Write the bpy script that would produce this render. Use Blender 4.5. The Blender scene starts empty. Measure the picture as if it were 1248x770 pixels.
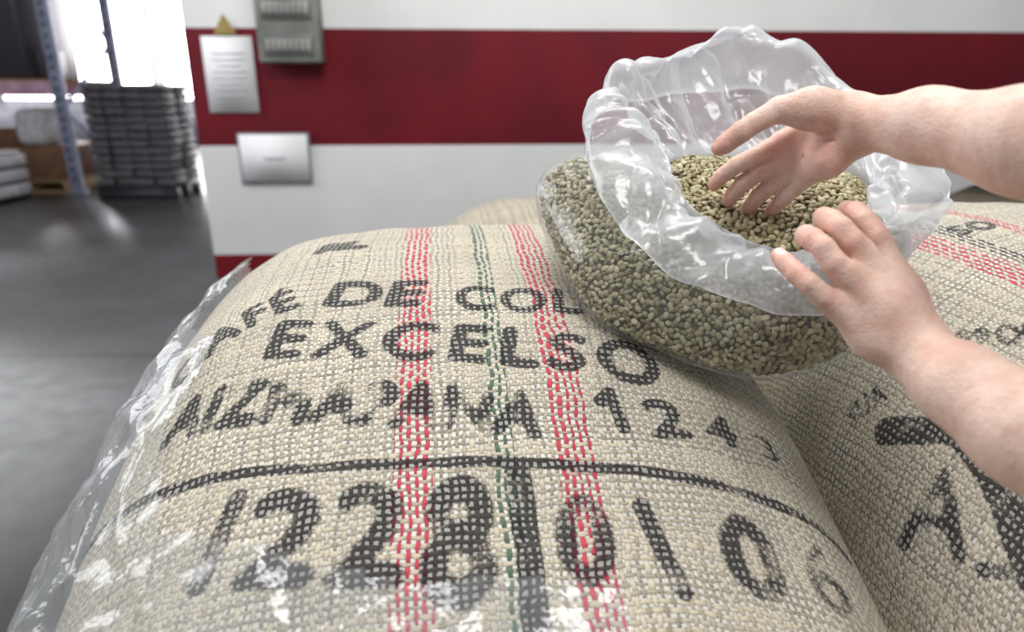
import bpy, math, random, bmesh
import numpy as np
from mathutils import Vector, Matrix

sc = bpy.context.scene
random.seed(4); rng = np.random.default_rng(7)

# ------------------------------------------------------------------ helpers
def mm(txt):
    """world points in millimetres 'x,y,z x,y,z ...' -> metres"""
    return [tuple(float(c)/1000.0 for c in p.split(",")) for p in txt.split()]
def coll_link(o, parent=None):
    sc.collection.objects.link(o)
    if parent: o.parent = parent
    return o
def empty(name, loc=(0,0,0)):
    e=bpy.data.objects.new(name,None); e.location=loc; e.empty_display_size=.1
    return coll_link(e)
def np_mesh(name, V, Q, mat=None, smooth=True, parent=None):
    V=np.asarray(V,dtype=np.float32).reshape(-1,3); Q=np.asarray(Q,dtype=np.int32)
    k=Q.shape[1]
    me=bpy.data.meshes.new(name)
    me.vertices.add(len(V)); me.vertices.foreach_set("co",V.ravel())
    me.loops.add(Q.size); me.loops.foreach_set("vertex_index",Q.ravel())
    me.polygons.add(len(Q)); me.polygons.foreach_set("loop_start",np.arange(len(Q),dtype=np.int32)*k)
    me.update(calc_edges=True)
    if smooth: me.polygons.foreach_set("use_smooth",np.ones(len(Q),dtype=bool))
    if mat: me.materials.append(mat)
    o=bpy.data.objects.new(name,me)
    return coll_link(o,parent)
def fattr(o,name,vals):
    a=o.data.attributes.new(name,'FLOAT','POINT'); a.data.foreach_set("value",np.asarray(vals,dtype=np.float32).ravel())
def grid_quads(nx,ny,closed=False):
    i=np.arange(nx if closed else nx-1); j=np.arange(ny-1)
    I,J=np.meshgrid(i,j,indexing='ij'); I2=(I+1)%nx
    return np.stack([I*ny+J,I2*ny+J,I2*ny+J+1,I*ny+J+1],-1).reshape(-1,4)
def box_arr(c,s,rot=None):
    x,y,z=[t/2 for t in s]
    V=np.array([[-x,-y,-z],[x,-y,-z],[x,y,-z],[-x,y,-z],[-x,-y,z],[x,-y,z],[x,y,z],[-x,y,z]])
    if rot is not None: V=V@np.array(rot).T
    V=V+np.array(c)
    F=np.array([[0,3,2,1],[4,5,6,7],[0,1,5,4],[1,2,6,5],[2,3,7,6],[3,0,4,7]])
    return V,F
def boxes(name, lst, mat, bevel=0.0, parent=None):
    Vs=[];Fs=[];n=0
    for b in lst:
        V,F=box_arr(*b); Vs.append(V); Fs.append(F+n); n+=8
    o=np_mesh(name,np.concatenate(Vs),np.concatenate(Fs),mat,False,parent)
    if bevel>0:
        m=o.modifiers.new("bev",'BEVEL'); m.width=bevel; m.segments=2
    return o
def hsh(ix,iy,iz,seed):
    n=(ix*374761393+iy*668265263+iz*2147483647+seed*974711)&0xffffffff
    n=((n^(n>>13))*1274126177)&0xffffffff
    n=n^(n>>16)
    return (n&0xffff)/65535.0
def vn(x,y,z=0.0,seed=0):
    x=np.asarray(x,dtype=np.float64); y=np.asarray(y)+0*x; z=np.asarray(z)+0*x
    x0=np.floor(x);y0=np.floor(y);z0=np.floor(z)
    fx=x-x0;fy=y-y0;fz=z-z0
    fx=fx*fx*(3-2*fx);fy=fy*fy*(3-2*fy);fz=fz*fz*(3-2*fz)
    ix=x0.astype(np.int64);iy=y0.astype(np.int64);iz=z0.astype(np.int64)
    r=0
    for a in (0,1):
        for b in (0,1):
            for c in (0,1):
                w=(fx if a else 1-fx)*(fy if b else 1-fy)*(fz if c else 1-fz)
                r=r+w*hsh(ix+a,iy+b,iz+c,seed)
    return r*2-1
def catmull(P0,n,closed=False):
    P0=np.asarray(P0,dtype=float); m=len(P0)
    segs=m if closed else m-1
    out=[]
    for i in range(segs):
        if closed: p=[P0[(i+k-1)%m] for k in range(4)]
        else: p=[P0[max(i-1,0)],P0[i],P0[i+1],P0[min(i+2,m-1)]]
        t=np.linspace(0,1,n,endpoint=False).reshape((-1,)+(1,)*(P0.ndim-1))
        out.append(.5*((2*p[1])+(-p[0]+p[2])*t+(2*p[0]-5*p[1]+4*p[2]-p[3])*t**2+(-p[0]+3*p[1]-3*p[2]+p[3])*t**3))
    if not closed: out.append(P0[-1:])
    return np.concatenate(out)
def arc_resample(C,n):
    d=np.r_[0,np.cumsum(np.linalg.norm(np.diff(C,axis=0),axis=1))]
    t=np.linspace(0,d[-1],n)
    return np.stack([np.interp(t,d,C[:,k]) for k in range(C.shape[1])],1)

# ------------------------------------------------------------------ node helper
class X:
    def __init__(s,nt,k): s.nt=nt; s.k=k
    def m(s,op,*a):
        n=s.nt.nodes.new('ShaderNodeMath'); n.operation=op
        for i,q in enumerate((s,)+a):
            if isinstance(q,X): s.nt.links.new(q.k,n.inputs[i])
            else: n.inputs[i].default_value=q
        return X(s.nt,n.outputs[0])
    def __add__(s,o): return s.m('ADD',o)
    __radd__=__add__
    def __sub__(s,o): return s.m('SUBTRACT',o)
    def __rsub__(s,o): return (s*-1.0)+o
    def __mul__(s,o): return s.m('MULTIPLY',o)
    __rmul__=__mul__
    def __truediv__(s,o): return s.m('DIVIDE',o)
    def clamp(s): return s.m('MAXIMUM',0.0).m('MINIMUM',1.0)
    def step(s,a,b):
        n=s.nt.nodes.new('ShaderNodeMapRange'); n.interpolation_type='SMOOTHSTEP'
        s.nt.links.new(s.k,n.inputs[0]); n.inputs[1].default_value=a; n.inputs[2].default_value=b
        return X(s.nt,n.outputs[0])
def new_mat(name):
    m=bpy.data.materials.new(name); m.use_nodes=True; nt=m.node_tree; b=nt.nodes["Principled BSDF"]
    return m,nt,b
def mixc(nt,f,a,b,mode='MIX'):
    n=nt.nodes.new('ShaderNodeMix'); n.data_type='RGBA'; n.blend_type=mode
    if isinstance(f,X): nt.links.new(f.k,n.inputs[0])
    else: n.inputs[0].default_value=f
    for i,q in ((6,a),(7,b)):
        if isinstance(q,X): nt.links.new(q.k,n.inputs[i])
        elif isinstance(q,bpy.types.NodeSocket): nt.links.new(q,n.inputs[i])
        else: n.inputs[i].default_value=(*q,1)
    return n.outputs[2]
def noise_n(nt,scale,detail=2,vec=None,rough=.5):
    n=nt.nodes.new('ShaderNodeTexNoise'); n.inputs['Scale'].default_value=scale; n.inputs['Detail'].default_value=detail
    n.inputs['Roughness'].default_value=rough
    if vec is not None: nt.links.new(vec,n.inputs['Vector'])
    return X(nt,n.outputs[0])
def objco(nt):
    n=nt.nodes.new('ShaderNodeNewGeometry'); return n.outputs['Position']
def bump(nt,b,h,strength,dist):
    n=nt.nodes.new('ShaderNodeBump'); n.inputs['Strength'].default_value=strength; n.inputs['Distance'].default_value=dist
    nt.links.new(h.k,n.inputs['Height']); nt.links.new(n.outputs[0],b.inputs['Normal']); return n
def simple(name,col,rough=.6,metal=0,nscale=8,namt=.15,col2=None,bmp=0.0,spec=.5):
    m,nt,b=new_mat(name)
    pos=objco(nt); n=noise_n(nt,nscale,4,pos)
    c2=col2 if col2 else tuple(c*(1-namt*2) for c in col)
    o=mixc(nt,n.step(.3,.7),col,c2); nt.links.new(o,b.inputs['Base Color'])
    b.inputs['Roughness'].default_value=rough; b.inputs['Metallic'].default_value=metal
    b.inputs['Specular IOR Level'].default_value=spec
    if bmp: bump(nt,b,noise_n(nt,nscale*6,3,pos),bmp,.01)
    return m
def film_mat(name,milk,rough,nscale,bdist,bstr,tint=(.95,.96,.97),gain=1.0,f0=.05,body=(.84,.86,.89)):
    """thin plastic film: clear/milky body + two-sided surface reflection"""
    m,nt,b=new_mat(name); out=nt.nodes['Material Output']; nt.nodes.remove(b)
    tr=nt.nodes.new('ShaderNodeBsdfTransparent'); tr.inputs[0].default_value=(*tint,1)
    df=nt.nodes.new('ShaderNodeBsdfDiffuse'); df.inputs[0].default_value=(*body,1)
    tl=nt.nodes.new('ShaderNodeBsdfTranslucent'); tl.inputs[0].default_value=(*body,1)
    gl=nt.nodes.new('ShaderNodeBsdfGlossy'); gl.inputs['Roughness'].default_value=rough
    bm=nt.nodes.new('ShaderNodeBump'); bm.inputs['Strength'].default_value=bstr; bm.inputs['Distance'].default_value=bdist
    nn=noise_n(nt,nscale,3,objco(nt)); nt.links.new(nn.k,bm.inputs['Height'])
    for q in (df,tl,gl): nt.links.new(bm.outputs[0],q.inputs['Normal'])
    lw=nt.nodes.new('ShaderNodeLayerWeight'); lw.inputs['Blend'].default_value=.5; nt.links.new(bm.outputs[0],lw.inputs['Normal'])
    fc=X(nt,lw.outputs['Facing'])
    fr=(fc.m('POWER',4.5)*.85*gain+f0).clamp()
    m1=nt.nodes.new('ShaderNodeMixShader'); m1.inputs[0].default_value=.45; nt.links.new(df.outputs[0],m1.inputs[1]); nt.links.new(tl.outputs[0],m1.inputs[2])
    m2=nt.nodes.new('ShaderNodeMixShader')
    if milk is None:
        at=nt.nodes.new('ShaderNodeAttribute'); at.attribute_name="milky"; mk=X(nt,at.outputs['Fac'])
    else: mk=fc*0.0+milk
    mk=(mk*(fc.m('POWER',2.0)*1.1+.85)).clamp()
    nt.links.new(mk.k,m2.inputs[0]); nt.links.new(tr.outputs[0],m2.inputs[1]); nt.links.new(m1.outputs[0],m2.inputs[2])
    m3=nt.nodes.new('ShaderNodeMixShader'); nt.links.new(fr.k,m3.inputs[0]); nt.links.new(m2.outputs[0],m3.inputs[1]); nt.links.new(gl.outputs[0],m3.inputs[2])
    nt.links.new(m3.outputs[0],out.inputs[0]); return m

# ------------------------------------------------------------------ burlap
def burlap(name, pitch=.0082, rot=0.0, stripes=(), hole=(.79,.765,.69), thread=(.41,.365,.28)):
    m,nt,b=new_mat(name)
    uv=nt.nodes.new('ShaderNodeUVMap'); uv.uv_map="cloth"
    mp=nt.nodes.new('ShaderNodeMapping'); mp.inputs['Rotation'].default_value=(0,0,rot); nt.links.new(uv.outputs[0],mp.inputs[0])
    sp=nt.nodes.new('ShaderNodeSeparateXYZ'); nt.links.new(mp.outputs[0],sp.inputs[0])
    U=X(nt,sp.outputs[0]); V=X(nt,sp.outputs[1])
    wob=nt.nodes.new('ShaderNodeTexNoise'); wob.inputs['Scale'].default_value=16; wob.inputs['Detail'].default_value=4
    wob.inputs['Roughness'].default_value=.6
    nt.links.new(mp.outputs[0],wob.inputs['Vector'])
    ws=nt.nodes.new('ShaderNodeSeparateColor'); nt.links.new(wob.outputs[1],ws.inputs[0])
    u=U/pitch+(X(nt,ws.outputs[0])-.5)*2.5; v=V/pitch+(X(nt,ws.outputs[1])-.5)*2.5
    iu=u.m('FLOOR'); iv=v.m('FLOOR'); fu=u-iu-.5; fv=v-iv-.5
    s=1.0-(iu+iv).m('FLOORED_MODULO',2.0)*2.0
    def white(t,off):
        n=nt.nodes.new('ShaderNodeTexWhiteNoise'); n.noise_dimensions='1D'; nt.links.new((t+off).k,n.inputs['W']); return X(nt,n.outputs[0])
    ru=white(iu,.5); rv=white(iv,77.5)
    th=noise_n(nt,170,2,mp.outputs[0])
    wu=ru*.14+.04+th*.27; wv=rv*.14+.04+th*.27
    au=fu/wu; av=fv/wv
    pu=(1.0-au*au).m('MAXIMUM',0.0).m('SQRT'); pv=(1.0-av*av).m('MAXIMUM',0.0).m('SQRT')
    mu=pu.m('GREATER_THAN',.02); mv=pv.m('GREATER_THAN',.02)
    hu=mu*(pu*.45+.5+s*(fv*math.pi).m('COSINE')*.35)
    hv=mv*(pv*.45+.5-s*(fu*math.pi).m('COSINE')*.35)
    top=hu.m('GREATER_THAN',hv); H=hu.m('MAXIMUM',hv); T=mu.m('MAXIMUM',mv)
    fib=noise_n(nt,900,2,mp.outputs[0]); big=noise_n(nt,9,3,mp.outputs[0])
    rr=ru*top+rv*(1.0-top)
    light=tuple(min(1,c*1.85) for c in thread)
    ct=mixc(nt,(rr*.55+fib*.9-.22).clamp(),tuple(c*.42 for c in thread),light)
    ct=mixc(nt,(big.step(.35,.7))*.3,ct,tuple(c*1.25 for c in thread))
    for (c0,w,col,dens) in stripes:
        inside=(U-c0).m('ABSOLUTE').m('LESS_THAN',w)
        sel=(ru.m('LESS_THAN',dens))
        ct=mixc(nt,inside*top*sel*.93,ct,col)
        ct=mixc(nt,inside*.08,ct,col)
    ct=mixc(nt,(1.0-H.step(.35,1.05))*.75,ct,tuple(c*.24 for c in thread))  # occlusion shade between threads painted into the colour, darker where the weave dips
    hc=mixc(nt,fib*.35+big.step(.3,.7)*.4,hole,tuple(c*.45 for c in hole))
    base=mixc(nt,T,hc,ct)
    at=nt.nodes.new('ShaderNodeAttribute'); at.attribute_name="ink"
    ink=X(nt,at.outputs['Fac'])
    grain=noise_n(nt,430,3,mp.outputs[0]); wear=noise_n(nt,28,3,mp.outputs[0])
    k=(ink+(grain-.5)*1.0+(wear-.5)*.7).step(.24,.78)*(T*.42+.50)
    base=mixc(nt,k,base,(.021,.021,.025))
    nt.links.new(base,b.inputs['Base Color'])
    b.inputs['Roughness'].default_value=.85; b.inputs['Specular IOR Level'].default_value=.12
    bump(nt,b,H*.8+fib*.2,.9,.0036)
    return m

def make_sack(name, cx, cy, yaw, a, prof, base, nx, ny, mat, seed=0, expo=3.0, lump=.006, parent=None, flare=0.0):
    th=np.linspace(-math.pi/2,math.pi/2,801); sx=np.sin(th); f=np.sqrt(np.maximum(0,1-np.abs(sx)**expo))
    hgt=max(p[1] for p in prof)-base
    C=arc_resample(np.stack([sx*a,f*hgt],1),nx); sx=C[:,0]/a; f=C[:,1]/hgt
    Pr=arc_resample(catmull(prof,24),ny); ly=Pr[:,0]; lz=Pr[:,1]
    ym=(ly.min()+ly.max())/2; yr=(ly.max()-ly.min())/2; tau=(ly-ym)/yr
    w=1-.10*np.abs(tau)**3+flare*tau
    Xl=a*sx[:,None]*w[None,:]
    Yl=np.repeat(ly[None,:],nx,0)-.03*np.abs(sx[:,None])**3*tau[None,:]
    Z=base+(lz[None,:]-base)*f[:,None]
    Z=Z+(f[:,None]*(lump*vn(Xl*7,Yl*7,0,seed)+lump*.5*vn(Xl*17,Yl*13,3,seed)))
    du=np.linalg.norm(np.diff(np.stack([Xl,Yl,Z],-1),axis=0),axis=2); U=np.concatenate([np.zeros((1,ny)),np.cumsum(du,0)],0); U-=U[nx//2][None,:]
    dv=np.linalg.norm(np.diff(np.stack([Xl,Yl,Z],-1),axis=1),axis=2); Vv=np.concatenate([np.zeros((nx,1)),np.cumsum(dv,1)],1)
    j0=int(np.argmin(np.abs(ly-cy))); Vv-=Vv[:,j0:j0+1]
    c,s=math.cos(yaw),math.sin(yaw)
    dx=Xl; dy=Yl-cy
    W=np.stack([cx+c*dx-s*dy, cy+s*dx+c*dy, Z],-1)
    n=nx*ny
    V=W.reshape(-1,3); Q=grid_quads(nx,ny)
    bot=W.copy(); bot[:,:,2]=base-(Z-base)*.01
    bs=slice(None,None,6)
    B=bot[bs,bs]; bq=grid_quads(B.shape[0],B.shape[1])[:,::-1]+n
    V2=np.concatenate([V,B.reshape(-1,3)]); Q2=np.concatenate([Q,bq])
    o=np_mesh(name,V2,Q2,mat,True,parent)
    uvv=np.concatenate([np.stack([U,Vv],-1).reshape(-1,2),np.stack([U[bs,bs],Vv[bs,bs]],-1).reshape(-1,2)])
    uvl=o.data.uv_layers.new(name="cloth"); uvl.data.foreach_set("uv",uvv[Q2.ravel()].astype(np.float32).ravel())
    return o,W,U,Vv,len(V2)

# ------------------------------------------------------------------ stencil text -> ink samples on the cloth
def text_bitmap(s,res=40,space=1.15,dil=2):
    cu=bpy.data.curves.new("t",'FONT'); cu.body=s; cu.size=1.0; cu.space_character=space; cu.resolution_u=4
    ob=bpy.data.objects.new("t",cu); sc.collection.objects.link(ob)
    dg=bpy.context.evaluated_depsgraph_get(); me=bpy.data.meshes.new_from_object(ob.evaluated_get(dg))
    me.calc_loop_triangles()
    co=np.array([v.co[:2] for v in me.vertices]); tri=np.array([t.vertices[:] for t in me.loop_triangles])
    bpy.data.objects.remove(ob); bpy.data.meshes.remove(me); bpy.data.curves.remove(cu)
    x0,x1=co[:,0].min(),co[:,0].max(); pad=6
    yt=co[:,1].max(); ylo=co[:,1].min()
    w=int((x1-x0)*res)+2*pad+2; h=int((yt-ylo)*res)+2*pad+2
    B=np.zeros((w,h))
    for t in tri:
        q=(co[t]-[x0,ylo])*res+pad
        a,b_=np.floor(q.min(0)).astype(int),np.ceil(q.max(0)).astype(int)+1
        gx,gy=np.meshgrid(np.arange(a[0],b_[0]),np.arange(a[1],b_[1]),indexing='ij')
        def e(p,r): return (r[0]-p[0])*(gy-p[1])-(r[1]-p[1])*(gx-p[0])
        e0,e1,e2=e(q[0],q[1]),e(q[1],q[2]),e(q[2],q[0])
        ins=((e0>=-.01)&(e1>=-.01)&(e2>=-.01))|((e0<=.01)&(e1<=.01)&(e2<=.01))
        sub=B[a[0]:b_[0],a[1]:b_[1]]; sub[ins[:sub.shape[0],:sub.shape[1]]]=1
    for _ in range(dil):
        C=B.copy()
        C[1:]=np.maximum(C[1:],B[:-1]);C[:-1]=np.maximum(C[:-1],B[1:]);C[:,1:]=np.maximum(C[:,1:],B[:,:-1]);C[:,:-1]=np.maximum(C[:,:-1],B[:,1:]); B=C
    for _ in range(2):
        B[1:-1,1:-1]=(B[1:-1,1:-1]*2+B[:-2,1:-1]+B[2:,1:-1]+B[1:-1,:-2]+B[1:-1,2:])/6
    return B,res,pad,(x1-x0),(yt),ylo
def stamp(ink,U,V,s,u0,v0,u1,v1,h,sag=0.0,dil=2,space=1.15,cap=None,amt=1.0):
    B,res,pad,wid,yt,ylo=text_bitmap(s,space=space,dil=dil)
    if cap: yt=cap
    L=math.hypot(u1-u0,v1-v0); cx,cy=(u1-u0)/L,(v1-v0)/L
    a=((U-u0)*cx+(V-v0)*cy)/L; bb=(-(U-u0)*cy+(V-v0)*cx)
    bb=bb-sag*4*a*(1-a)
    gx=a*wid*res+pad; gy=(bb/h*yt-ylo)*res+pad
    ok=(gx>0)&(gx<B.shape[0]-2)&(gy>0)&(gy<B.shape[1]-2)
    ix=gx[ok].astype(int); iy=gy[ok].astype(int); fx=gx[ok]-ix; fy=gy[ok]-iy
    val=B[ix,iy]*(1-fx)*(1-fy)+B[ix+1,iy]*fx*(1-fy)+B[ix,iy+1]*(1-fx)*fy+B[ix+1,iy+1]*fx*fy
    ink[ok]=np.maximum(ink[ok],val*amt)
def stroke(ink,U,V,pts,w,amt=1.0):
    for (a,b) in zip(pts[:-1],pts[1:]):
        a=np.array(a);b=np.array(b);d=b-a;L2=(d**2).sum()
        t=np.clip(((U-a[0])*d[0]+(V-a[1])*d[1])/L2,0,1)
        dist=np.hypot(U-a[0]-t*d[0],V-a[1]-t*d[1])
        ink[:]=np.maximum(ink,amt*np.clip((w/2-dist)/.004+.5,0,1))

RED=(.56,.045,.085); GRN=(.075,.14,.09)
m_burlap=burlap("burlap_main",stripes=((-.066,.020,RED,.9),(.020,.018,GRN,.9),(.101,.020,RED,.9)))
prof=[(.19,.33),(.20,.39),(.27,.445),(.37,.50),(.49,.57),(.63,.65),(.785,.728),(.95,.772),(1.10,.785),(1.25,.765),(1.37,.70),(1.44,.60),(1.46,.48),(1.46,.33)]
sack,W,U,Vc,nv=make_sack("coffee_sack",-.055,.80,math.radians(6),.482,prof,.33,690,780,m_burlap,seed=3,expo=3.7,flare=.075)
ink=np.zeros_like(U)
stamp(ink,U,Vc,"CAF\u00c9",-.375,-.010,-.212,.060,.056,cap=.73,dil=2)
stamp(ink,U,Vc,"DE",-.180,.058,-.062,.036,.056,space=1.1,dil=2)
stamp(ink,U,Vc,"COLOMBIA",-.014,.022,.40,-.010,.055,dil=2)
stamp(ink,U,Vc,"EXCELSO",-.240,-.030,.215,-.112,.060,dil=2,space=1.25)
low=np.zeros_like(U)
stamp(low,U,Vc,"AIZMAPANA",-.355,-.102,.065,-.180,.053,dil=3,space=1.1,amt=.92)
wear3=np.clip(.78+.65*vn(U*34,Vc*34,0,41)+.35*vn(U*85,Vc*85,0,42),.12,1.0)
low*=wear3
mid=np.zeros_like(U)
stroke(mid,U,Vc,[(.140,-.138),(.153,-.126),(.160,-.170)],.016)
stamp(mid,U,Vc,"2",.195,-.176,.235,-.172,.045,dil=2)
stamp(mid,U,Vc,"4",.262,-.172,.298,-.168,.036,dil=2,amt=.85)
stamp(mid,U,Vc,"3",.330,-.168,.355,-.165,.03,dil=1,amt=.7)
stroke(mid,U,Vc,[(-.56,-.10),(-.452,-.145),(-.30,-.180),(-.157,-.197),(.009,-.209),(.223,-.226),(.42,-.235)],.013)
stroke(mid,U,Vc,[(-.238,-.215),(-.262,-.295)],.022,.72)
stamp(mid,U,Vc,"2",-.225,-.302,-.162,-.312,.086,dil=2,amt=.95)
stamp(mid,U,Vc,"2",-.140,-.315,-.080,-.322,.092,dil=2)
stamp(mid,U,Vc,"8",-.056,-.345,.004,-.348,.118,dil=2)
stroke(mid,U,Vc,[(.040,-.225),(.042,-.45)],.026)
stamp(mid,U,Vc,"0",.070,-.335,.118,-.338,.085,dil=2,amt=.8)
stroke(mid,U,Vc,[(.160,-.262),(.180,-.345)],.020)
stamp(mid,U,Vc,"0",.235,-.340,.290,-.340,.078,dil=2,amt=.95)
stamp(mid,U,Vc,"6",.325,-.332,.370,-.330,.070,dil=1,amt=.65)
stamp(mid,U,Vc,"IL",-.215,.240,-.150,.230,.06,dil=5,amt=.8)
mid*=np.clip(.95+.32*vn(U*30,Vc*30,0,51)+.22*vn(U*80,Vc*80,0,52),.3,1.0)
ink=np.maximum(ink*np.clip(.98+.18*vn(U*30,Vc*30,0,45),0,1),np.maximum(low,mid))
full=np.zeros(nv); full[:U.size]=ink.ravel(); fattr(sack,"ink",full)

prof2=[(.10,.33),(.11,.39),(.2,.47),(.35,.54),(.49,.60),(.63,.67),(.785,.74),(.95,.79),(1.10,.82),(1.25,.815),(1.37,.76),(1.44,.66),(1.46,.5),(1.46,.33)]
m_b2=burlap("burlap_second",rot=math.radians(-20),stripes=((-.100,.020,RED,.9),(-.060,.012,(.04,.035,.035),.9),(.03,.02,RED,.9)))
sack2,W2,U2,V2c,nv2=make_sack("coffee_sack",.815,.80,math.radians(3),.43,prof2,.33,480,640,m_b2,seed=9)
ink2=np.zeros_like(U2)
stamp(ink2,U2,V2c,"SO",-.14,.215,-.07,.232,.03,dil=3)
stroke(ink2,U2,V2c,[(-.40,-.02),(-.33,-.085),(-.325,-.15),(-.345,-.25)],.034)
stroke(ink2,U2,V2c,[(-.33,-.085),(-.24,-.30)],.03)
stamp(ink2,U2,V2c,"A",-.455,-.13,-.395,-.20,.080,dil=1,amt=.85)
stroke(ink2,U2,V2c,[(-.385,-.215),(-.30,-.29)],.014,.8)
stamp(ink2,U2,V2c,"PRODUCTO",-.27,.005,-.09,-.08,.03,dil=4,amt=.9)
stamp(ink2,U2,V2c,"SUA",-.435,.025,-.375,.014,.028,dil=3,amt=.8)
ink2*=np.clip(.93+.36*vn(U2*30,V2c*30,0,43)+.25*vn(U2*80,V2c*80,0,44),.25,1.0)
full=np.zeros(nv2); full[:U2.size]=ink2.ravel(); fattr(sack2,"ink",full)

# ------------------------------------------------------------------ background sacks
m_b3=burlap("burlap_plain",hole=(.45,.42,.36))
def psack(cx,cy,yaw,a,b,base,top,nx=80,ny=80,seed=1,parent=None,mat=None):
    pr=[(cy-b,base),(cy-b,base+.3*(top-base)),(cy-b*.9,base+.62*(top-base)),(cy-b*.6,base+.92*(top-base)),(cy,top),(cy+b*.6,base+.92*(top-base)),(cy+b*.9,base+.62*(top-base)),(cy+b,base+.3*(top-base)),(cy+b,base)]
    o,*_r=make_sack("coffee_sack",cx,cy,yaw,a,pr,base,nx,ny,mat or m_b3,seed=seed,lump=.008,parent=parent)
    fattr(o,"ink",np.zeros(_r[-1])); return o
psack(-.05,.82,.1,.46,.62,.142,.318)
psack(.84,.80,0,.40,.66,.142,.318,seed=2)
psack(.25,2.05,.1,.55,.42,.42,.70,seed=5)
psack(.25,2.05,.05,.55,.42,.142,.41,seed=6)
for k in range(3): psack(2.15,2.35,.1*k,.62,.5,.142+.3*k,.142+.3*k+.285,seed=11+k)

# pallets
m_wood=simple("pallet_wood",(.45,.30,.17),.8,nscale=12,bmp=.3)
def pallet(name,cx,cy,w,l):
    L=[]
    for i in range(7): L.append(((cx,cy-l/2+l*(i+.5)/7,.122),(w,l/7*.72,.02)))
    for i in range(3): L.append(((cx-w/2+.05+(w-.1)*i/2,cy,.065),(.09,l,.09)))
    for i in range(3): L.append(((cx,cy-l/2+.05+(l-.1)*i/2,.01),(w,.1,.02)))
    return boxes(name,L,m_wood,.002)
pallet("wooden_pallet",.40,.80,1.7,1.2)
pallet("wooden_pallet",.25,2.05,1.1,.8)
pallet("wooden_pallet",2.15,2.4,1.2,1.0)

# ------------------------------------------------------------------ room
m_floor,nt,b=new_mat("polished_concrete")
pos=objco(nt)
n1=noise_n(nt,1.2,5,pos); n2=noise_n(nt,14,4,pos)
c=mixc(nt,n1.step(.3,.7),(.045,.048,.044),(.088,.084,.090)); c=mixc(nt,n2.step(.4,.75)*.35,c,(.03,.03,.03))
sp=nt.nodes.new('ShaderNodeSeparateXYZ'); nt.links.new(pos,sp.inputs[0])
jy=(X(nt,sp.outputs[1])-2.55).m('FLOORED_MODULO',4.0); jl=(jy-.0).m('LESS_THAN',.03)
c=mixc(nt,jl*.7,c,(.02,.02,.02)); nt.links.new(c,b.inputs['Base Color'])
nt.links.new((n2*.25+.20).k,b.inputs['Roughness'])
boxes("floor",[((-1,7,-.05),(26,22,.1))],m_floor)

m_wall,nt,b=new_mat("painted_wall")
pos=objco(nt); sp=nt.nodes.new('ShaderNodeSeparateXYZ'); nt.links.new(pos,sp.inputs[0]); z=X(nt,sp.outputs[2])
n1=noise_n(nt,2.5,5,pos)
white=mixc(nt,n1.step(.3,.75),(.80,.80,.79),(.73,.73,.72))
inb=z.m('GREATER_THAN',.736)*z.m('LESS_THAN',1.322)
redc=mixc(nt,n1.step(.3,.7),(.165,.005,.014),(.115,.004,.011))
c=mixc(nt,inb,white,redc); base_r=z.m('LESS_THAN',.14); c=mixc(nt,base_r,c,(.20,.008,.016))
nt.links.new(c,b.inputs['Base Color']); b.inputs['Roughness'].default_value=.6; b.inputs['Specular IOR Level'].default_value=.3
bump(nt,b,noise_n(nt,60,3,pos),.15,.004)
wy=math.radians(3.5)
wr=[[math.cos(wy),-math.sin(wy),0],[math.sin(wy),math.cos(wy),0],[0,0,1]]
WC=np.array([-1.68,3.76,0]); WR=np.array(wr)
def onwall(x,y,z): return tuple(WC+WR@np.array([x,y,z]))
boxes("wall_front",[(onwall(4.5,.15,1.75),(9,.3,3.5),wr)],m_wall,.01)
m_hall=simple("hall_wall",(.55,.56,.6),.7)
fr=[]
m_frame=simple("window_frame",(.6,.6,.65),.5)
m_day,nt,b=new_mat("daylight_glass"); e=nt.nodes.new('ShaderNodeEmission'); e.inputs[0].default_value=(1,.96,1,1); e.inputs[1].default_value=14.0
nt.links.new(e.outputs[0],nt.nodes['Material Output'].inputs[0])
boxes("wall_back",[((-1,15,.45),(26,.3,.9)),((-1,15,5.0),(26,.3,1.4)),((5,15,2.6),(14,.3,3.6))],m_hall)
for i in range(4):
    x=-12.4+i*3.4
    boxes("window_%d"%(i+1),[((x,15,2.6),(3.2,.05,3.4))],m_day)
    fr+= [((x+1.65,14.95,2.6),(.07,.3,3.5)),((x,14.9,2.6),(3.3,.05,.04))]
boxes("trim_1",fr,m_frame)
boxes("wall_left",[((-14,7,2.6),(.3,16,5.2))],m_hall)

# ------------------------------------------------------------------ wall fittings
m_paper=simple("paper",(.78,.78,.79),.95,nscale=1,namt=.01,spec=.02)
m_ink=simple("printed_lines",(.62,.63,.66),.9,spec=.02)
pn=empty("paper_notice")
boxes("sheet",[(onwall(.215,-.006,1.095),(.255,.006,.375),wr)],m_paper,0,pn)
L=[(onwall(.215,-.011,1.20-.03*i),(.17-.05*(i%3==2),.002,.005),wr) for i in range(8)]
boxes("text_lines",L,m_ink,0,pn)
wsn=empty("warning_sign")
m_yel=simple("warning_yellow",(.42,.31,.10),.7)
tv=[onwall(.215+dx,-.012+dy,z_) for dy in (0,-.004) for dx,z_ in ((-.058,1.29),(.058,1.29),(0,1.39))]
tri_me=bpy.data.meshes.new("triangle"); tri_me.from_pydata(tv,[],[(0,1,2),(5,4,3),(0,3,4,1),(1,4,5,2),(2,5,3,0)]); tri_me.materials.append(m_yel)
coll_link(bpy.data.objects.new("triangle",tri_me),wsn)
fs=empty("framed_notice")
m_grey=simple("grey_frame",(.26,.27,.29),.8,spec=.1)
boxes("frame_border",[(onwall(.40,-.008,.668),(.380,.014,.270),wr)],m_grey,.003,fs)
boxes("sheet",[(onwall(.40,-.017,.671),(.356,.004,.246),wr)],m_paper,0,fs)
boxes("text_lines",[(onwall(.40,-.020,.673),(.11,.002,.018),wr)],m_ink,0,fs)
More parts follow.
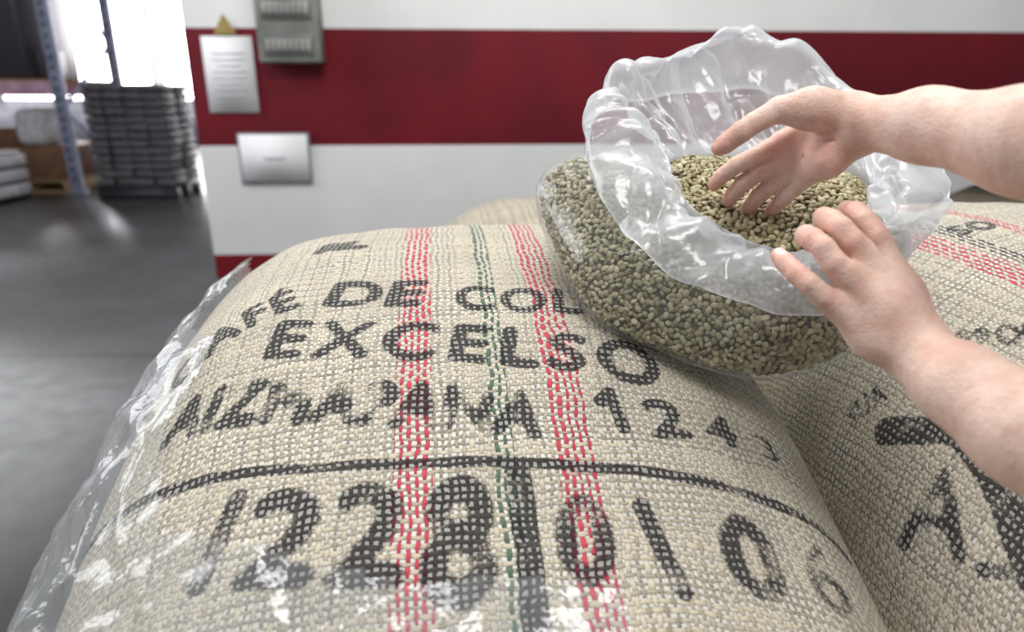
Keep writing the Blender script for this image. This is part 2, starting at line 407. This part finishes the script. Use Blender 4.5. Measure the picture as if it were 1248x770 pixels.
ep=empty("electrical_panel")
m_box=simple("panel_grey",(.25,.26,.23),.6,spec=.2); m_dk=simple("panel_window",(.16,.17,.16),.3); m_lt=simple("breaker_white",(.36,.36,.34),.5)
boxes("housing",[(onwall(.555,-.06,1.45),(.31,.12,.60),wr)],m_box,.012,ep)
boxes("door_windows",[(onwall(.555,-.124,1.235+.17*i),(.25,.01,.10),wr) for i in range(3)],m_dk,.003,ep)
boxes("breakers",[(onwall(.555-.10+.0285*j,-.132,1.235+.17*i),(.022,.012,.055),wr) for i in range(3) for j in range(8)],m_lt,.002,ep)

# ------------------------------------------------------------------ warehouse furniture
m_steel=simple("rack_steel",(.42,.46,.62),.4,.2); m_beam=simple("rack_beam",(.75,.45,.6),.5)
rack=empty("pallet_rack")
L=[]; L2=[]
for (x,y) in ((-4.60,7.3),(-4.60,8.4),(-7.6,7.3),(-7.6,8.4)):
    L.append(((x,y,2.0),(.11,.07,4.0)))
    L.append(((x,y,.01),(.16,.14,.02)))
    L2+=[((x,y-.036,.15+.1*i),(.03,.004,.05)) for i in range(38)]
for x in (-4.60,-7.6):
    for i in range(5):
        a=math.atan2(.7,1.1)*(1 if i%2 else -1); l=math.hypot(.7,1.1)
        r=[[1,0,0],[0,math.cos(a),-math.sin(a)],[0,math.sin(a),math.cos(a)]]
        L.append(((x,7.85,.5+i*.7),(.03,l,.04),r))
boxes("uprights",L,m_steel,.004,rack)
m_darkbox=simple("dark_wrap",(.05,.045,.055),.35,nscale=20)
boxes("slots",L2,m_darkbox,0,rack)
boxes("beams",[((-6.1,y,z_),(2.95,.05,.14)) for y in (7.3,8.4) for z_ in (1.05,2.5)],m_beam,.004,rack)
boxes("shelf_boards",[((-6.1,7.85,z_),(2.9,1.05,.03)) for z_ in (1.13,2.58)],m_wood,0,rack)
boxes("wrapped_load",[((-5.12,7.8,1.75),(.42,.9,1.2)),((-4.93,7.7,1.30),(.18,.4,.30))],m_darkbox,.03)
m_whites=simple("white_sack",(.7,.7,.72),.6,nscale=15,bmp=.3)
boxes("wrapped_load",[((-5.80,7.8,1.55),(.6,.8,.8))],m_whites,.05)
m_carton=simple("carton",(.22,.11,.06),.7)
pallet("wooden_pallet",-5.15,7.8,1.0,1.0)
boxes("carton_box",[((-5.15,7.8,.305),(.85,.9,.34)),((-5.40,7.8,.57),(.35,.5,.18))],m_carton,.01)
boxes("white_bulk_bag",[((-5.05,7.6,.67),(.32,.45,.38))],m_whites,.08)
crate=empty("stacked_crates")
boxes("crate_bodies",[((-5.42,6.6,.10+.14*i),(1.1,.8,.11)) for i in range(3)],m_whites,.015,crate)
boxes("crate_gaps",[((-5.42,6.6,.03+.14*i),(1.02,.74,.04)) for i in range(4)],m_darkbox,.0,crate)
# pallet of dark bagged goods, five columns of small packs per layer, wrapped
m_stack=simple("grey_film_stack",(.125,.118,.13),.4,nscale=18,bmp=.5)
SX,SY,SW,SD=-3.74,7.15,.78,.60
L=[]
for i in range(13):
    sh=(i%2)*.08
    for j in range(4):
        for q in (0,1):
            w_=SW/4
            L.append(((SX-SW/2+w_*(j+.5)+random.uniform(-.012,.012),SY+(q-.5)*SD*.5+random.uniform(-.012,.012),.168+.074*i+random.uniform(-.004,.004)),(w_*.97,SD*.49,.066)))
st=empty("stacked_goods_pallet")
boxes("packs",L,m_stack,.018,st); boxes("core",[((SX,SY,.60),(SW-.08,SD-.08,.90))],m_darkbox,0,st)
boxes("pallet_base",[((SX,SY+dy,.05),(SW,.10,.10)) for dy in (-.24,0,.24)]+[((SX,SY,.115),(SW,SD,.025))],m_darkbox,0,st)

# ------------------------------------------------------------------ plastic bag with beans (profile rings in mm)
RW={}
RW['H']="89,855,913 122,750,849 197,699,807 295,646,789 423,695,840 515,806,893 543,1018,960 386,1102,994 212,1049,994 110,969,973"
RW['O']="93,870,942 142,753,873 213,703,833 291,645,816 405,692,864 496,811,908 515,1010,1003 375,1098,1074 205,1037,1050 114,958,1002"
RW['T']="151,893,965 183,775,894 247,720,854 295,662,837 381,706,874 462,814,917 460,972,1015 345,1046,1077 219,994,1048 145,941,1014"
RW['I']="180,873,937 199,786,879 261,732,842 312,692,833 389,747,871 450,845,914 438,959,973 345,1027,1022 244,990,1005 180,938,974"
RW['E']="184,852,904 210,787,867 273,742,840 332,731,838 392,772,867 435,837,891 434,906,908 364,952,920 272,942,921 207,899,919"
RW['M']="71,909,886 123,791,815 209,737,775 312,700,759 391,729,801 454,809,836 493,925,868 400,1010,903 221,1013,915 104,971,913"
RW['W']="49,924,833 95,804,757 186,739,717 297,710,694 381,730,723 465,811,779 510,921,824 412,1031,871 218,1048,894 78,990,876"
RW={k:np.array(mm(v)) for k,v in RW.items()}
cen=RW['W'].mean(0)
Bt=cen+(RW['W']-cen)*.72; Bt[:,2]-=.030
C0=cen+(RW['W']-cen)*.05; C0[:,2]-=.045
rings=[C0,Bt,RW['W'],RW['M'],RW['E'],RW['I'],RW['T'],RW['O'],RW['H']]
AS,K=50,30
RA=np.array([catmull(r,AS,True) for r in rings])
LO=catmull(RA,K)
nl,na=LO.shape[0],LO.shape[1]
def normals(G):
    du=np.roll(G,-1,1)-np.roll(G,1,1); dv=np.gradient(G,axis=0)
    n=np.cross(du,dv); n/=np.linalg.norm(n,axis=2,keepdims=True)+1e-9; return n
N=normals(LO)
tl=(np.arange(nl)/K)[:,None]+0*LO[:,:,0]
an=np.arange(na)/na*2*math.pi; ca=np.cos(an)[None,:]+0*tl; sa=np.sin(an)[None,:]+0*tl
def ridged(x,y,z,s): return 1-2*np.abs(vn(x,y,z,s))
LO=LO+N*((np.clip(3.6-tl,0,1)*np.clip(tl-.6,0,1))*(.015*vn(LO[:,:,0]*10,LO[:,:,1]*10,LO[:,:,2]*10,8)))[:,:,None]
N=normals(LO)
cuff=np.clip((tl-3.9)/1.2,0,1); inner=np.clip((tl-4.0)/.4,0,1)*np.clip((6.4-tl)/.6,0,1)
warpx=vn(ca*2.2,sa*2.2,tl*.8,31)*.8
fold=vn(ca*3.0+warpx,sa*3.0+tl*.30,tl*.35,1)*1.1
fold2=ridged(ca*4.5+tl*.6,sa*4.5+warpx,tl*.6,2)
fold3=ridged(ca*9+warpx*2,sa*9+tl*.3,tl*.5,5)
px_,py_,pz_=LO[:,:,0],LO[:,:,1],LO[:,:,2]
wq=vn(px_*9,py_*9,pz_*9,61)*.9
crk=ridged(px_*17+wq,py_*17-wq,pz_*17+wq,62)
fine=ridged(px_*34+wq*2,py_*34,pz_*34-wq,3)
disp=cuff*(.014*fold+.0060*fold2+.0040*crk+.0014*fine)+inner*(.0060*fold3+.004*fold2)+(1-cuff)*np.clip(tl-.5,0,1)*(.0018*fold2+.0015*crk+.0010*fine)
film=LO+N*disp[:,:,None]
film[:,:,2]+=np.clip(tl-5,0,1)*.014*vn(ca*4,sa*4,tl*.3,12)
m_film=film_mat("cloudy_film",None,.20,60,.003,.4,gain=.7,f0=.055)
bag=empty("plastic_bag_of_coffee_beans")
I_,J_=np.meshgrid(np.arange(nl-1),np.arange(na),indexing='ij'); J2=(J_+1)%na
Qf=np.stack([I_*na+J_,I_*na+J2,(I_+1)*na+J2,(I_+1)*na+J_],-1).reshape(-1,4)
bf=np_mesh("bag_film",film.reshape(-1,3),Qf,m_film,True,bag)
milky=np.clip((tl-3.3)/.9,0,1)*.44+.07+np.clip((tl-7.85)/.08,0,1)*.35
fattr(bf,"milky",milky)
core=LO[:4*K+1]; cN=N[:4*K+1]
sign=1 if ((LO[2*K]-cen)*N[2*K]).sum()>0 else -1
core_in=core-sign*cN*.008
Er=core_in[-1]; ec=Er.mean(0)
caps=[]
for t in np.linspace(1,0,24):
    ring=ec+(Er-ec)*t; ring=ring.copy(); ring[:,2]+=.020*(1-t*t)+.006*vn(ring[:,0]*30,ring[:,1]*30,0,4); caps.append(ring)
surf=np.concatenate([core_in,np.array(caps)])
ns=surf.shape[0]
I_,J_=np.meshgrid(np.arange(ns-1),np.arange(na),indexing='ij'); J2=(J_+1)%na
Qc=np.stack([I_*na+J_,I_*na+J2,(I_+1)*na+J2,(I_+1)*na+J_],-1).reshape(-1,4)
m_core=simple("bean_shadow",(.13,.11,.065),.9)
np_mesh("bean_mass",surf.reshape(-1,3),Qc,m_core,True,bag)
SV=surf.reshape(-1,3); A=SV[Qc[:,0]];B_=SV[Qc[:,1]];C_=SV[Qc[:,2]];D_=SV[Qc[:,3]]
fn=np.cross(C_-A,D_-B_); area=np.linalg.norm(fn,axis=1)/2; fn=fn/(np.linalg.norm(fn,axis=1,keepdims=True)+1e-12)
midp=(A+C_)/2
if ((midp-cen)*fn).sum()<0: fn=-fn
valid=np.repeat(np.arange(ns-1)>20,na)
prob=np.where(valid,area,0); prob/=prob.sum()
NS=65000
idx=rng.choice(len(Qc),NS,p=prob); r1=rng.random((NS,1)); r2=rng.random((NS,1))
pts=(A[idx]*(1-r1)+B_[idx]*r1)*(1-r2)+(D_[idx]*(1-r1)+C_[idx]*r1)*r2
cell={}; keep=[]; md=.0051
for i,p in enumerate(pts):
    k=tuple((p/md).astype(int)); ok=True
    for a in (-1,0,1):
        for b2 in (-1,0,1):
            for c2 in (-1,0,1):
                for j in cell.get((k[0]+a,k[1]+b2,k[2]+c2),()):
                    if ((pts[j]-p)**2).sum()<md*md: ok=False;break
                if not ok:break
            if not ok:break
        if not ok:break
    if ok: cell.setdefault(k,[]).append(i); keep.append(i)
keep=np.array(keep); pts=pts[keep]; pn_=fn[idx[keep]]
nu,nvv=10,7
bv=[]
for j in range(1,nvv):
    ph=math.pi*j/nvv
    for i in range(nu):
        t=2*math.pi*i/nu
        x=math.cos(ph); y=math.sin(ph)*math.cos(t); z_=math.sin(ph)*math.sin(t)
        zz=z_*.0023 if z_<0 else z_*.0030*(1-.55*math.exp(-(y/.28)**2))
        bv.append((x*.0049,y*.0036,zz))
bv=[(.0049,0,0)]+bv+[(-.0049,0,0)]
tris=[]
for i in range(nu): tris.append((0,1+i,1+(i+1)%nu))
for j in range(nvv-2):
    for i in range(nu):
        q=(1+j*nu+i,1+(j+1)*nu+i,1+(j+1)*nu+(i+1)%nu,1+j*nu+(i+1)%nu); tris+=[(q[0],q[1],q[2]),(q[0],q[2],q[3])]
last=len(bv)-1
for i in range(nu): tris.append((last,1+(nvv-2)*nu+(i+1)%nu,1+(nvv-2)*nu+i))
bv=np.array(bv); tris=np.array(tris)
nb=len(pts)
rv=rng.normal(size=(nb,3)); zax=pn_+rng.normal(size=(nb,3))*.45; zax*=np.where(rng.random((nb,1))<.5,1,-1); zax/=np.linalg.norm(zax,axis=1,keepdims=True)
xax=np.cross(zax,rv); xax/=np.linalg.norm(xax,axis=1,keepdims=True); yax=np.cross(zax,xax)
scl=rng.uniform(.82,1.12,(nb,1,1)); offs=rng.uniform(.0,.003,(nb,1))
BV=(bv[None,:,0:1]*xax[:,None]+bv[None,:,1:2]*yax[:,None]+bv[None,:,2:3]*zax[:,None])*scl+(pts+pn_*offs)[:,None]
BT=(tris[None]+(np.arange(nb)*len(bv))[:,None,None]).reshape(-1,3)
m_bean,nt,b=new_mat("green_coffee_bean")
at=nt.nodes.new('ShaderNodeAttribute'); at.attribute_name="tone"
cr=nt.nodes.new('ShaderNodeValToRGB'); nt.links.new(at.outputs['Fac'],cr.inputs[0])
e_=cr.color_ramp.elements; e_[0].color=(.20,.15,.07,1); e_[1].color=(.58,.51,.33,1); x_=e_.new(.4); x_.color=(.35,.31,.17,1); x_=e_.new(.75); x_.color=(.44,.40,.24,1)
nt.links.new(cr.outputs[0],b.inputs['Base Color']); b.inputs['Roughness'].default_value=.5
bo=np_mesh("beans",BV.reshape(-1,3),BT,m_bean,True,bag); fattr(bo,"tone",np.repeat(rng.random(nb),len(bv)))

# ------------------------------------------------------------------ hands: smooth distance field -> one skin surface
def surface_nets(F,org,h):
    ins=F<0
    c=[F[i:F.shape[0]-1+i,j:F.shape[1]-1+j,k:F.shape[2]-1+k] for i in (0,1) for j in (0,1) for k in (0,1)]
    s_=sum((q<0).astype(np.int8) for q in c); act=(s_>0)&(s_<8)
    idx=-np.ones(act.shape,dtype=np.int64); ai=np.argwhere(act); idx[act]=np.arange(len(ai))
    cv=np.stack([q[act] for q in c],1)
    off=np.array([(i,j,k) for i in (0,1) for j in (0,1) for k in (0,1)],dtype=float)
    acc=np.zeros((len(ai),3)); cnt=np.zeros((len(ai),1))
    for a in range(8):
        for b in range(a+1,8):
            if abs(off[a]-off[b]).sum()==1:
                va=cv[:,a];vb=cv[:,b]; cr=(va<0)!=(vb<0)
                t=np.where(cr,va/(va-vb+1e-12),0)[:,None]
                acc+=np.where(cr[:,None],off[a]+(off[b]-off[a])*t,0); cnt+=cr[:,None]
    V=(ai+acc/cnt)*h+org
    Q=[]
    for ax in range(3):
        A=ins[:-1] if ax==0 else (ins[:,:-1] if ax==1 else ins[:,:,:-1])
        B=ins[1:] if ax==0 else (ins[:,1:] if ax==1 else ins[:,:,1:])
        e=np.argwhere(A!=B); aa=A[A!=B]
        o1,o2=[(1,2),(2,0),(0,1)][ax]
        ok=(e[:,o1]>0)&(e[:,o2]>0)&(e[:,o1]<act.shape[o1])&(e[:,o2]<act.shape[o2])
        e=e[ok];aa=aa[ok]
        d1=np.zeros(3,int);d1[o1]=1;d2=np.zeros(3,int);d2[o2]=1
        q=np.stack([idx[tuple((e-d1-d2).T)],idx[tuple((e-d2).T)],idx[tuple(e.T)],idx[tuple((e-d1).T)]],1)
        q[~aa]=q[~aa][:,::-1]
        Q.append(q)
    Q=np.concatenate(Q); Q=Q[(Q>=0).all(1)]
    return V,Q
def smin(a,b,k):
    hh=np.clip(.5+.5*(b-a)/k,0,1); return b*(1-hh)+a*hh-k*hh*(1-hh)
def cone(Pp,a,b,ra,rb):
    a=np.asarray(a,dtype=np.float32);b=np.asarray(b,dtype=np.float32);d=b-a;L2=float((d*d).sum())
    t=np.clip(((Pp[0]-a[0])*d[0]+(Pp[1]-a[1])*d[1]+(Pp[2]-a[2])*d[2])/L2,0,1)
    return np.sqrt((Pp[0]-a[0]-t*d[0])**2+(Pp[1]-a[1]-t*d[1])**2+(Pp[2]-a[2]-t*d[2])**2)-(ra+(rb-ra)*t)
def chain(Pp,pts,rs,k=.003):
    r=None
    for i in range(len(pts)-1):
        c=cone(Pp,pts[i],pts[i+1],rs[i],rs[i+1]); r=c if r is None else smin(r,c,k)
    return r
m_skin,nt,b=new_mat("skin")
at=nt.nodes.new('ShaderNodeAttribute'); at.attribute_name="red"; rd=X(nt,at.outputs['Fac'])
an_=nt.nodes.new('ShaderNodeAttribute'); an_.attribute_name="nail"; nl_=X(nt,an_.outputs['Fac'])
pos=objco(nt); n1=noise_n(nt,32,5,pos,.65); n2=noise_n(nt,420,3,pos); n3=noise_n(nt,120,3,pos)
c=mixc(nt,n1.step(.35,.68),(.77,.56,.46),(.66,.42,.33)); c=mixc(nt,n3.step(.5,.75)*.3,c,(.60,.34,.26))
c=mixc(nt,(rd*.72).clamp(),c,(.66,.25,.19)); c=mixc(nt,nl_,c,(.82,.60,.54))
nt.links.new(c,b.inputs['Base Color']); nt.links.new((.50-nl_*.25).k,b.inputs['Roughness'])
b.inputs['Subsurface Weight'].default_value=.10; b.inputs['Subsurface Radius'].default_value=(.01,.004,.002); b.inputs['Subsurface Scale'].default_value=.4
bump(nt,b,n2*.9+n3*1.2,.5,.0018)
person=empty("person")
def build_arm(name,spec,h=.0018):
    allp=np.array([p for ch in spec['palm']+spec['fing'] for p in ch[0]])
    lo=allp.min(0)-.055; hi=allp.max(0)+.055
    n=np.ceil((hi-lo)/h).astype(int)
    G=tuple(np.meshgrid(*[(lo[i]+np.arange(n[i])*h).astype(np.float32) for i in range(3)],indexing='ij'))
    palm=None
    for (pts,rs) in spec['palm']:
        c=chain(G,pts,rs,.02); palm=c if palm is None else smin(palm,c,.010)
    res=palm
    for (pts,rs) in spec['fing']:
        f=chain(G,pts,rs,.0015); f=smin(palm,f,.006); res=smin(res,f,.0006)
    for (a,b2,r) in spec.get('crease',[]):
        res=-smin(-res,cone(G,a,b2,r,r),.0015)
    V,Q=surface_nets(res,lo,h)
    o=np_mesh(name,V,Q,m_skin,True,person)
    red=np.zeros(len(V))
    for (p,r,s) in spec['red']:
        red=np.maximum(red,s*np.exp(-(((V-np.array(p))**2).sum(1))/(r*r)))
    fattr(o,"red",red); nail=np.zeros(len(V))
    for (p,ax,nrm,L,Wd) in spec.get('nail',[]):
        d=V-np.array(p); ax=np.array(ax)/np.linalg.norm(ax); nrm=np.array(nrm)-np.dot(nrm,ax)*ax; nrm/=np.linalg.norm(nrm); sd=np.cross(ax,nrm)
        q=((d@ax)/L)**2+((d@sd)/Wd)**2; nail=np.maximum(nail,np.clip((1-q)*4,0,1)*((d@nrm)>0))
    fattr(o,"nail",nail)
    sm=o.modifiers.new("sm",'SMOOTH'); sm.factor=.5; sm.iterations=1
    return o
# right hand: palm open to the light, four fingers curled down into the beans, thumb apart above
rf=[mm("300,713,986 268,718,985 244,716,972 233,716,964 219,722,951 214,724,947"),
    mm("295,757,953 279,758,944 260,759,934 247,765,926 237,777,914 232,790,902"),
    mm("301,758,937 287,759,927 269,761,917 258,769,906 253,782,893 251,794,883"),
    mm("308,755,924 299,757,915 285,761,904 277,769,893 275,781,882 273,791,873"),
    mm("317,743,916 311,746,908 303,753,896 299,762,887 297,772,878 296,782,871")]
tip=lambda ch,r,s:(ch[-1],r,s)
upper=dict(
 palm=[(mm("473,463,937 403,551,965 374,638,973 351,711,972"),[.045,.0385,.0295,.0250]),
       (mm("351,711,972 326,750,971 291,759,952"),[.025,.0135,.0105]),
       (mm("349,715,968 326,745,958 295,759,937"),[.023,.0135,.0105]),
       (mm("345,714,964 328,737,945 305,755,924"),[.022,.0135,.0105]),
       (mm("345,713,960 325,721,936 314,743,916"),[.021,.0155,.0105]),
       (mm("341,720,982 300,713,986 271,718,985"),[.021,.0170,.0122])],
 fing=[(rf[0],[.0160,.0122,.0108,.0111,.0099,.0083]),
       (rf[1],[.0108,.0103,.0098,.0096,.0088,.0079]),
       (rf[2],[.0110,.0104,.0100,.0098,.0090,.0081]),
       (rf[3],[.0106,.0100,.0095,.0093,.0086,.0076]),
       (rf[4],[.0098,.0090,.0085,.0083,.0076,.0068])],
 crease=[(mm("322,703,956")[0],mm("296,737,950")[0],.0016),(mm("322,712,942")[0],mm("294,745,934")[0],.0016)],
 red=[tip(c_,.024,.95) for c_ in rf]+[(rf[i][2],.012,.45) for i in (1,2,3)]+[(mm("285,735,952")[0],.034,.75),(mm("322,715,940")[0],.030,.6)])
build_arm("right_arm",upper)
# left hand: back of the hand to the light, fingers hooked over the rim, thumb inside the bag
lf=[mm("290,580,820 275,579,830 262,582,841 255,592,847 249,607,854 247,618,858"),
    mm("294,583,848 283,585,859 275,592,871 270,604,876 272,624,876 277,641,870"),
    mm("313,599,863 303,599,875 295,607,886 292,622,890 296,645,889 303,664,881"),
    mm("341,621,865 334,620,877 327,630,889 325,644,894 328,667,892 334,684,884"),
    mm("370,612,813 379,659,829 369,687,848 358,698,857 349,707,861")]
ax0=np.array(lf[0][-1])-np.array(lf[0][-3])
lower=dict(
 palm=[(mm("463,377,704 391,468,757 368,515,773 358,560,781"),[.045,.0385,.031,.0262]),
       (mm("358,560,781 322,572,795 287,580,821"),[.026,.0165,.0113]),
       (mm("359,566,785 325,574,816 294,584,850"),[.024,.0160,.0116]),
       (mm("362,572,787 336,582,826 313,600,866"),[.024,.0160,.0116]),
       (mm("367,578,788 354,598,827 340,621,868"),[.024,.0160,.0116])],
 fing=[(lf[0],[.0110,.0104,.0096,.0097,.0089,.0076]),
       (lf[1],[.0114,.0109,.0101,.0105,.0096,.0082]),
       (lf[2],[.0114,.0110,.0103,.0107,.0098,.0084]),
       (lf[3],[.0112,.0108,.0101,.0104,.0095,.0082]),
       (lf[4],[.017,.0135,.0118,.0110,.0085])],
 red=[tip(lf[0],.020,.8)]+[(lf[i][3],.017,.75) for i in range(4)]+[(lf[i][1],.014,.55) for i in range(4)]+[(mm("340,585,815")[0],.03,.25)],
 nail=[(np.array(lf[0][-1])-ax0*.10,ax0,(-.25,-.35,1),.0075,.0056)])
build_arm("left_arm",lower)

# ------------------------------------------------------------------ stretch film on the main sack
Wd=W[::4,::4]; gx_=np.gradient(Wd,axis=0); gy_=np.gradient(Wd,axis=1); Nn=np.cross(gx_,gy_); Nn/=np.linalg.norm(Nn,axis=2,keepdims=True)+1e-9
Us=U[::4,::4]; Vs=Vc[::4,::4]
wv_=vn(Us*6,Vs*6,0,71)
off=.009+.009*(ridged(Us*9+wv_,Vs*4,0,21)*.5+.5)+.007*ridged(Us*20+wv_,Vs*11-wv_,1,22)+.004*ridged(Us*42,Vs*28+wv_*2,1,24)
edge=np.clip((-Us-.36)/.25,0,1)
Wf=Wd+Nn*(off+edge*.030*(ridged(Us*4,Vs*7,2,23)*.5+.7))[:,:,None]
mask=np.maximum((-Us-.35+.06*vn(Vs*8,Us*3,0,5)),np.where(Us<.12,(-Vs-.335+.45*np.clip(-Us-.05,0,1)+.03*vn(Us*6,Vs,0,6)),-1))
Qs=grid_quads(Wf.shape[0],Wf.shape[1]); mk_=mask.ravel()[Qs].min(1)>0
Qs=Qs[mk_]
m_wrap=film_mat("stretch_wrap",.14,.13,26,.008,.6,gain=.85,f0=.05)
wf=np_mesh("stretch_wrap_film",Wf.reshape(-1,3),Qs,m_wrap,True)
bb=bmesh.new(); bb.from_mesh(wf.data); bmesh.ops.delete(bb,geom=[v for v in bb.verts if not v.link_faces],context='VERTS'); bb.to_mesh(wf.data); bb.free()

# ------------------------------------------------------------------ lights
def area(name,loc,target,size,energy,col=(1,1,1),sy=None):
    l=bpy.data.lights.new(name,'AREA'); l.energy=energy; l.size=size; l.color=col
    if sy: l.shape='RECTANGLE'; l.size_y=sy
    o=bpy.data.objects.new(name,l); o.location=loc
    o.rotation_euler=(Vector(target)-Vector(loc)).to_track_quat('-Z','Y').to_euler(); return coll_link(o)
area("wall_fill_light",(.4,2.0,3.6),(.2,1.2,0),2.6,76,(1,.99,.98),.9)
area("bay_daylight",(-4.6,2.6,3.0),(0,1.2,.7),2.6,138,(.95,.97,1))
area("wall_fill_light",(0,-.8,4.2),(0,3.8,.6),2.6,115,(1,.99,.98),.9)  # unseen fill lamp added behind the camera to brighten the front wall
w=bpy.data.worlds.new("world"); sc.world=w; w.use_nodes=True
w.node_tree.nodes['Background'].inputs[0].default_value=(.92,.95,1,1); w.node_tree.nodes['Background'].inputs[1].default_value=.40
sc.view_settings.view_transform='Standard'
cd=bpy.data.cameras.new("camera"); cam=bpy.data.objects.new("camera",cd); coll_link(cam); sc.camera=cam
cam.location=(0,0,1); cam.rotation_euler=(math.radians(72),0,0); cd.lens=24; cd.sensor_width=36; cd.clip_start=.05
cd.dof.use_dof=True; cd.dof.focus_distance=.80; cd.dof.aperture_fstop=2.8
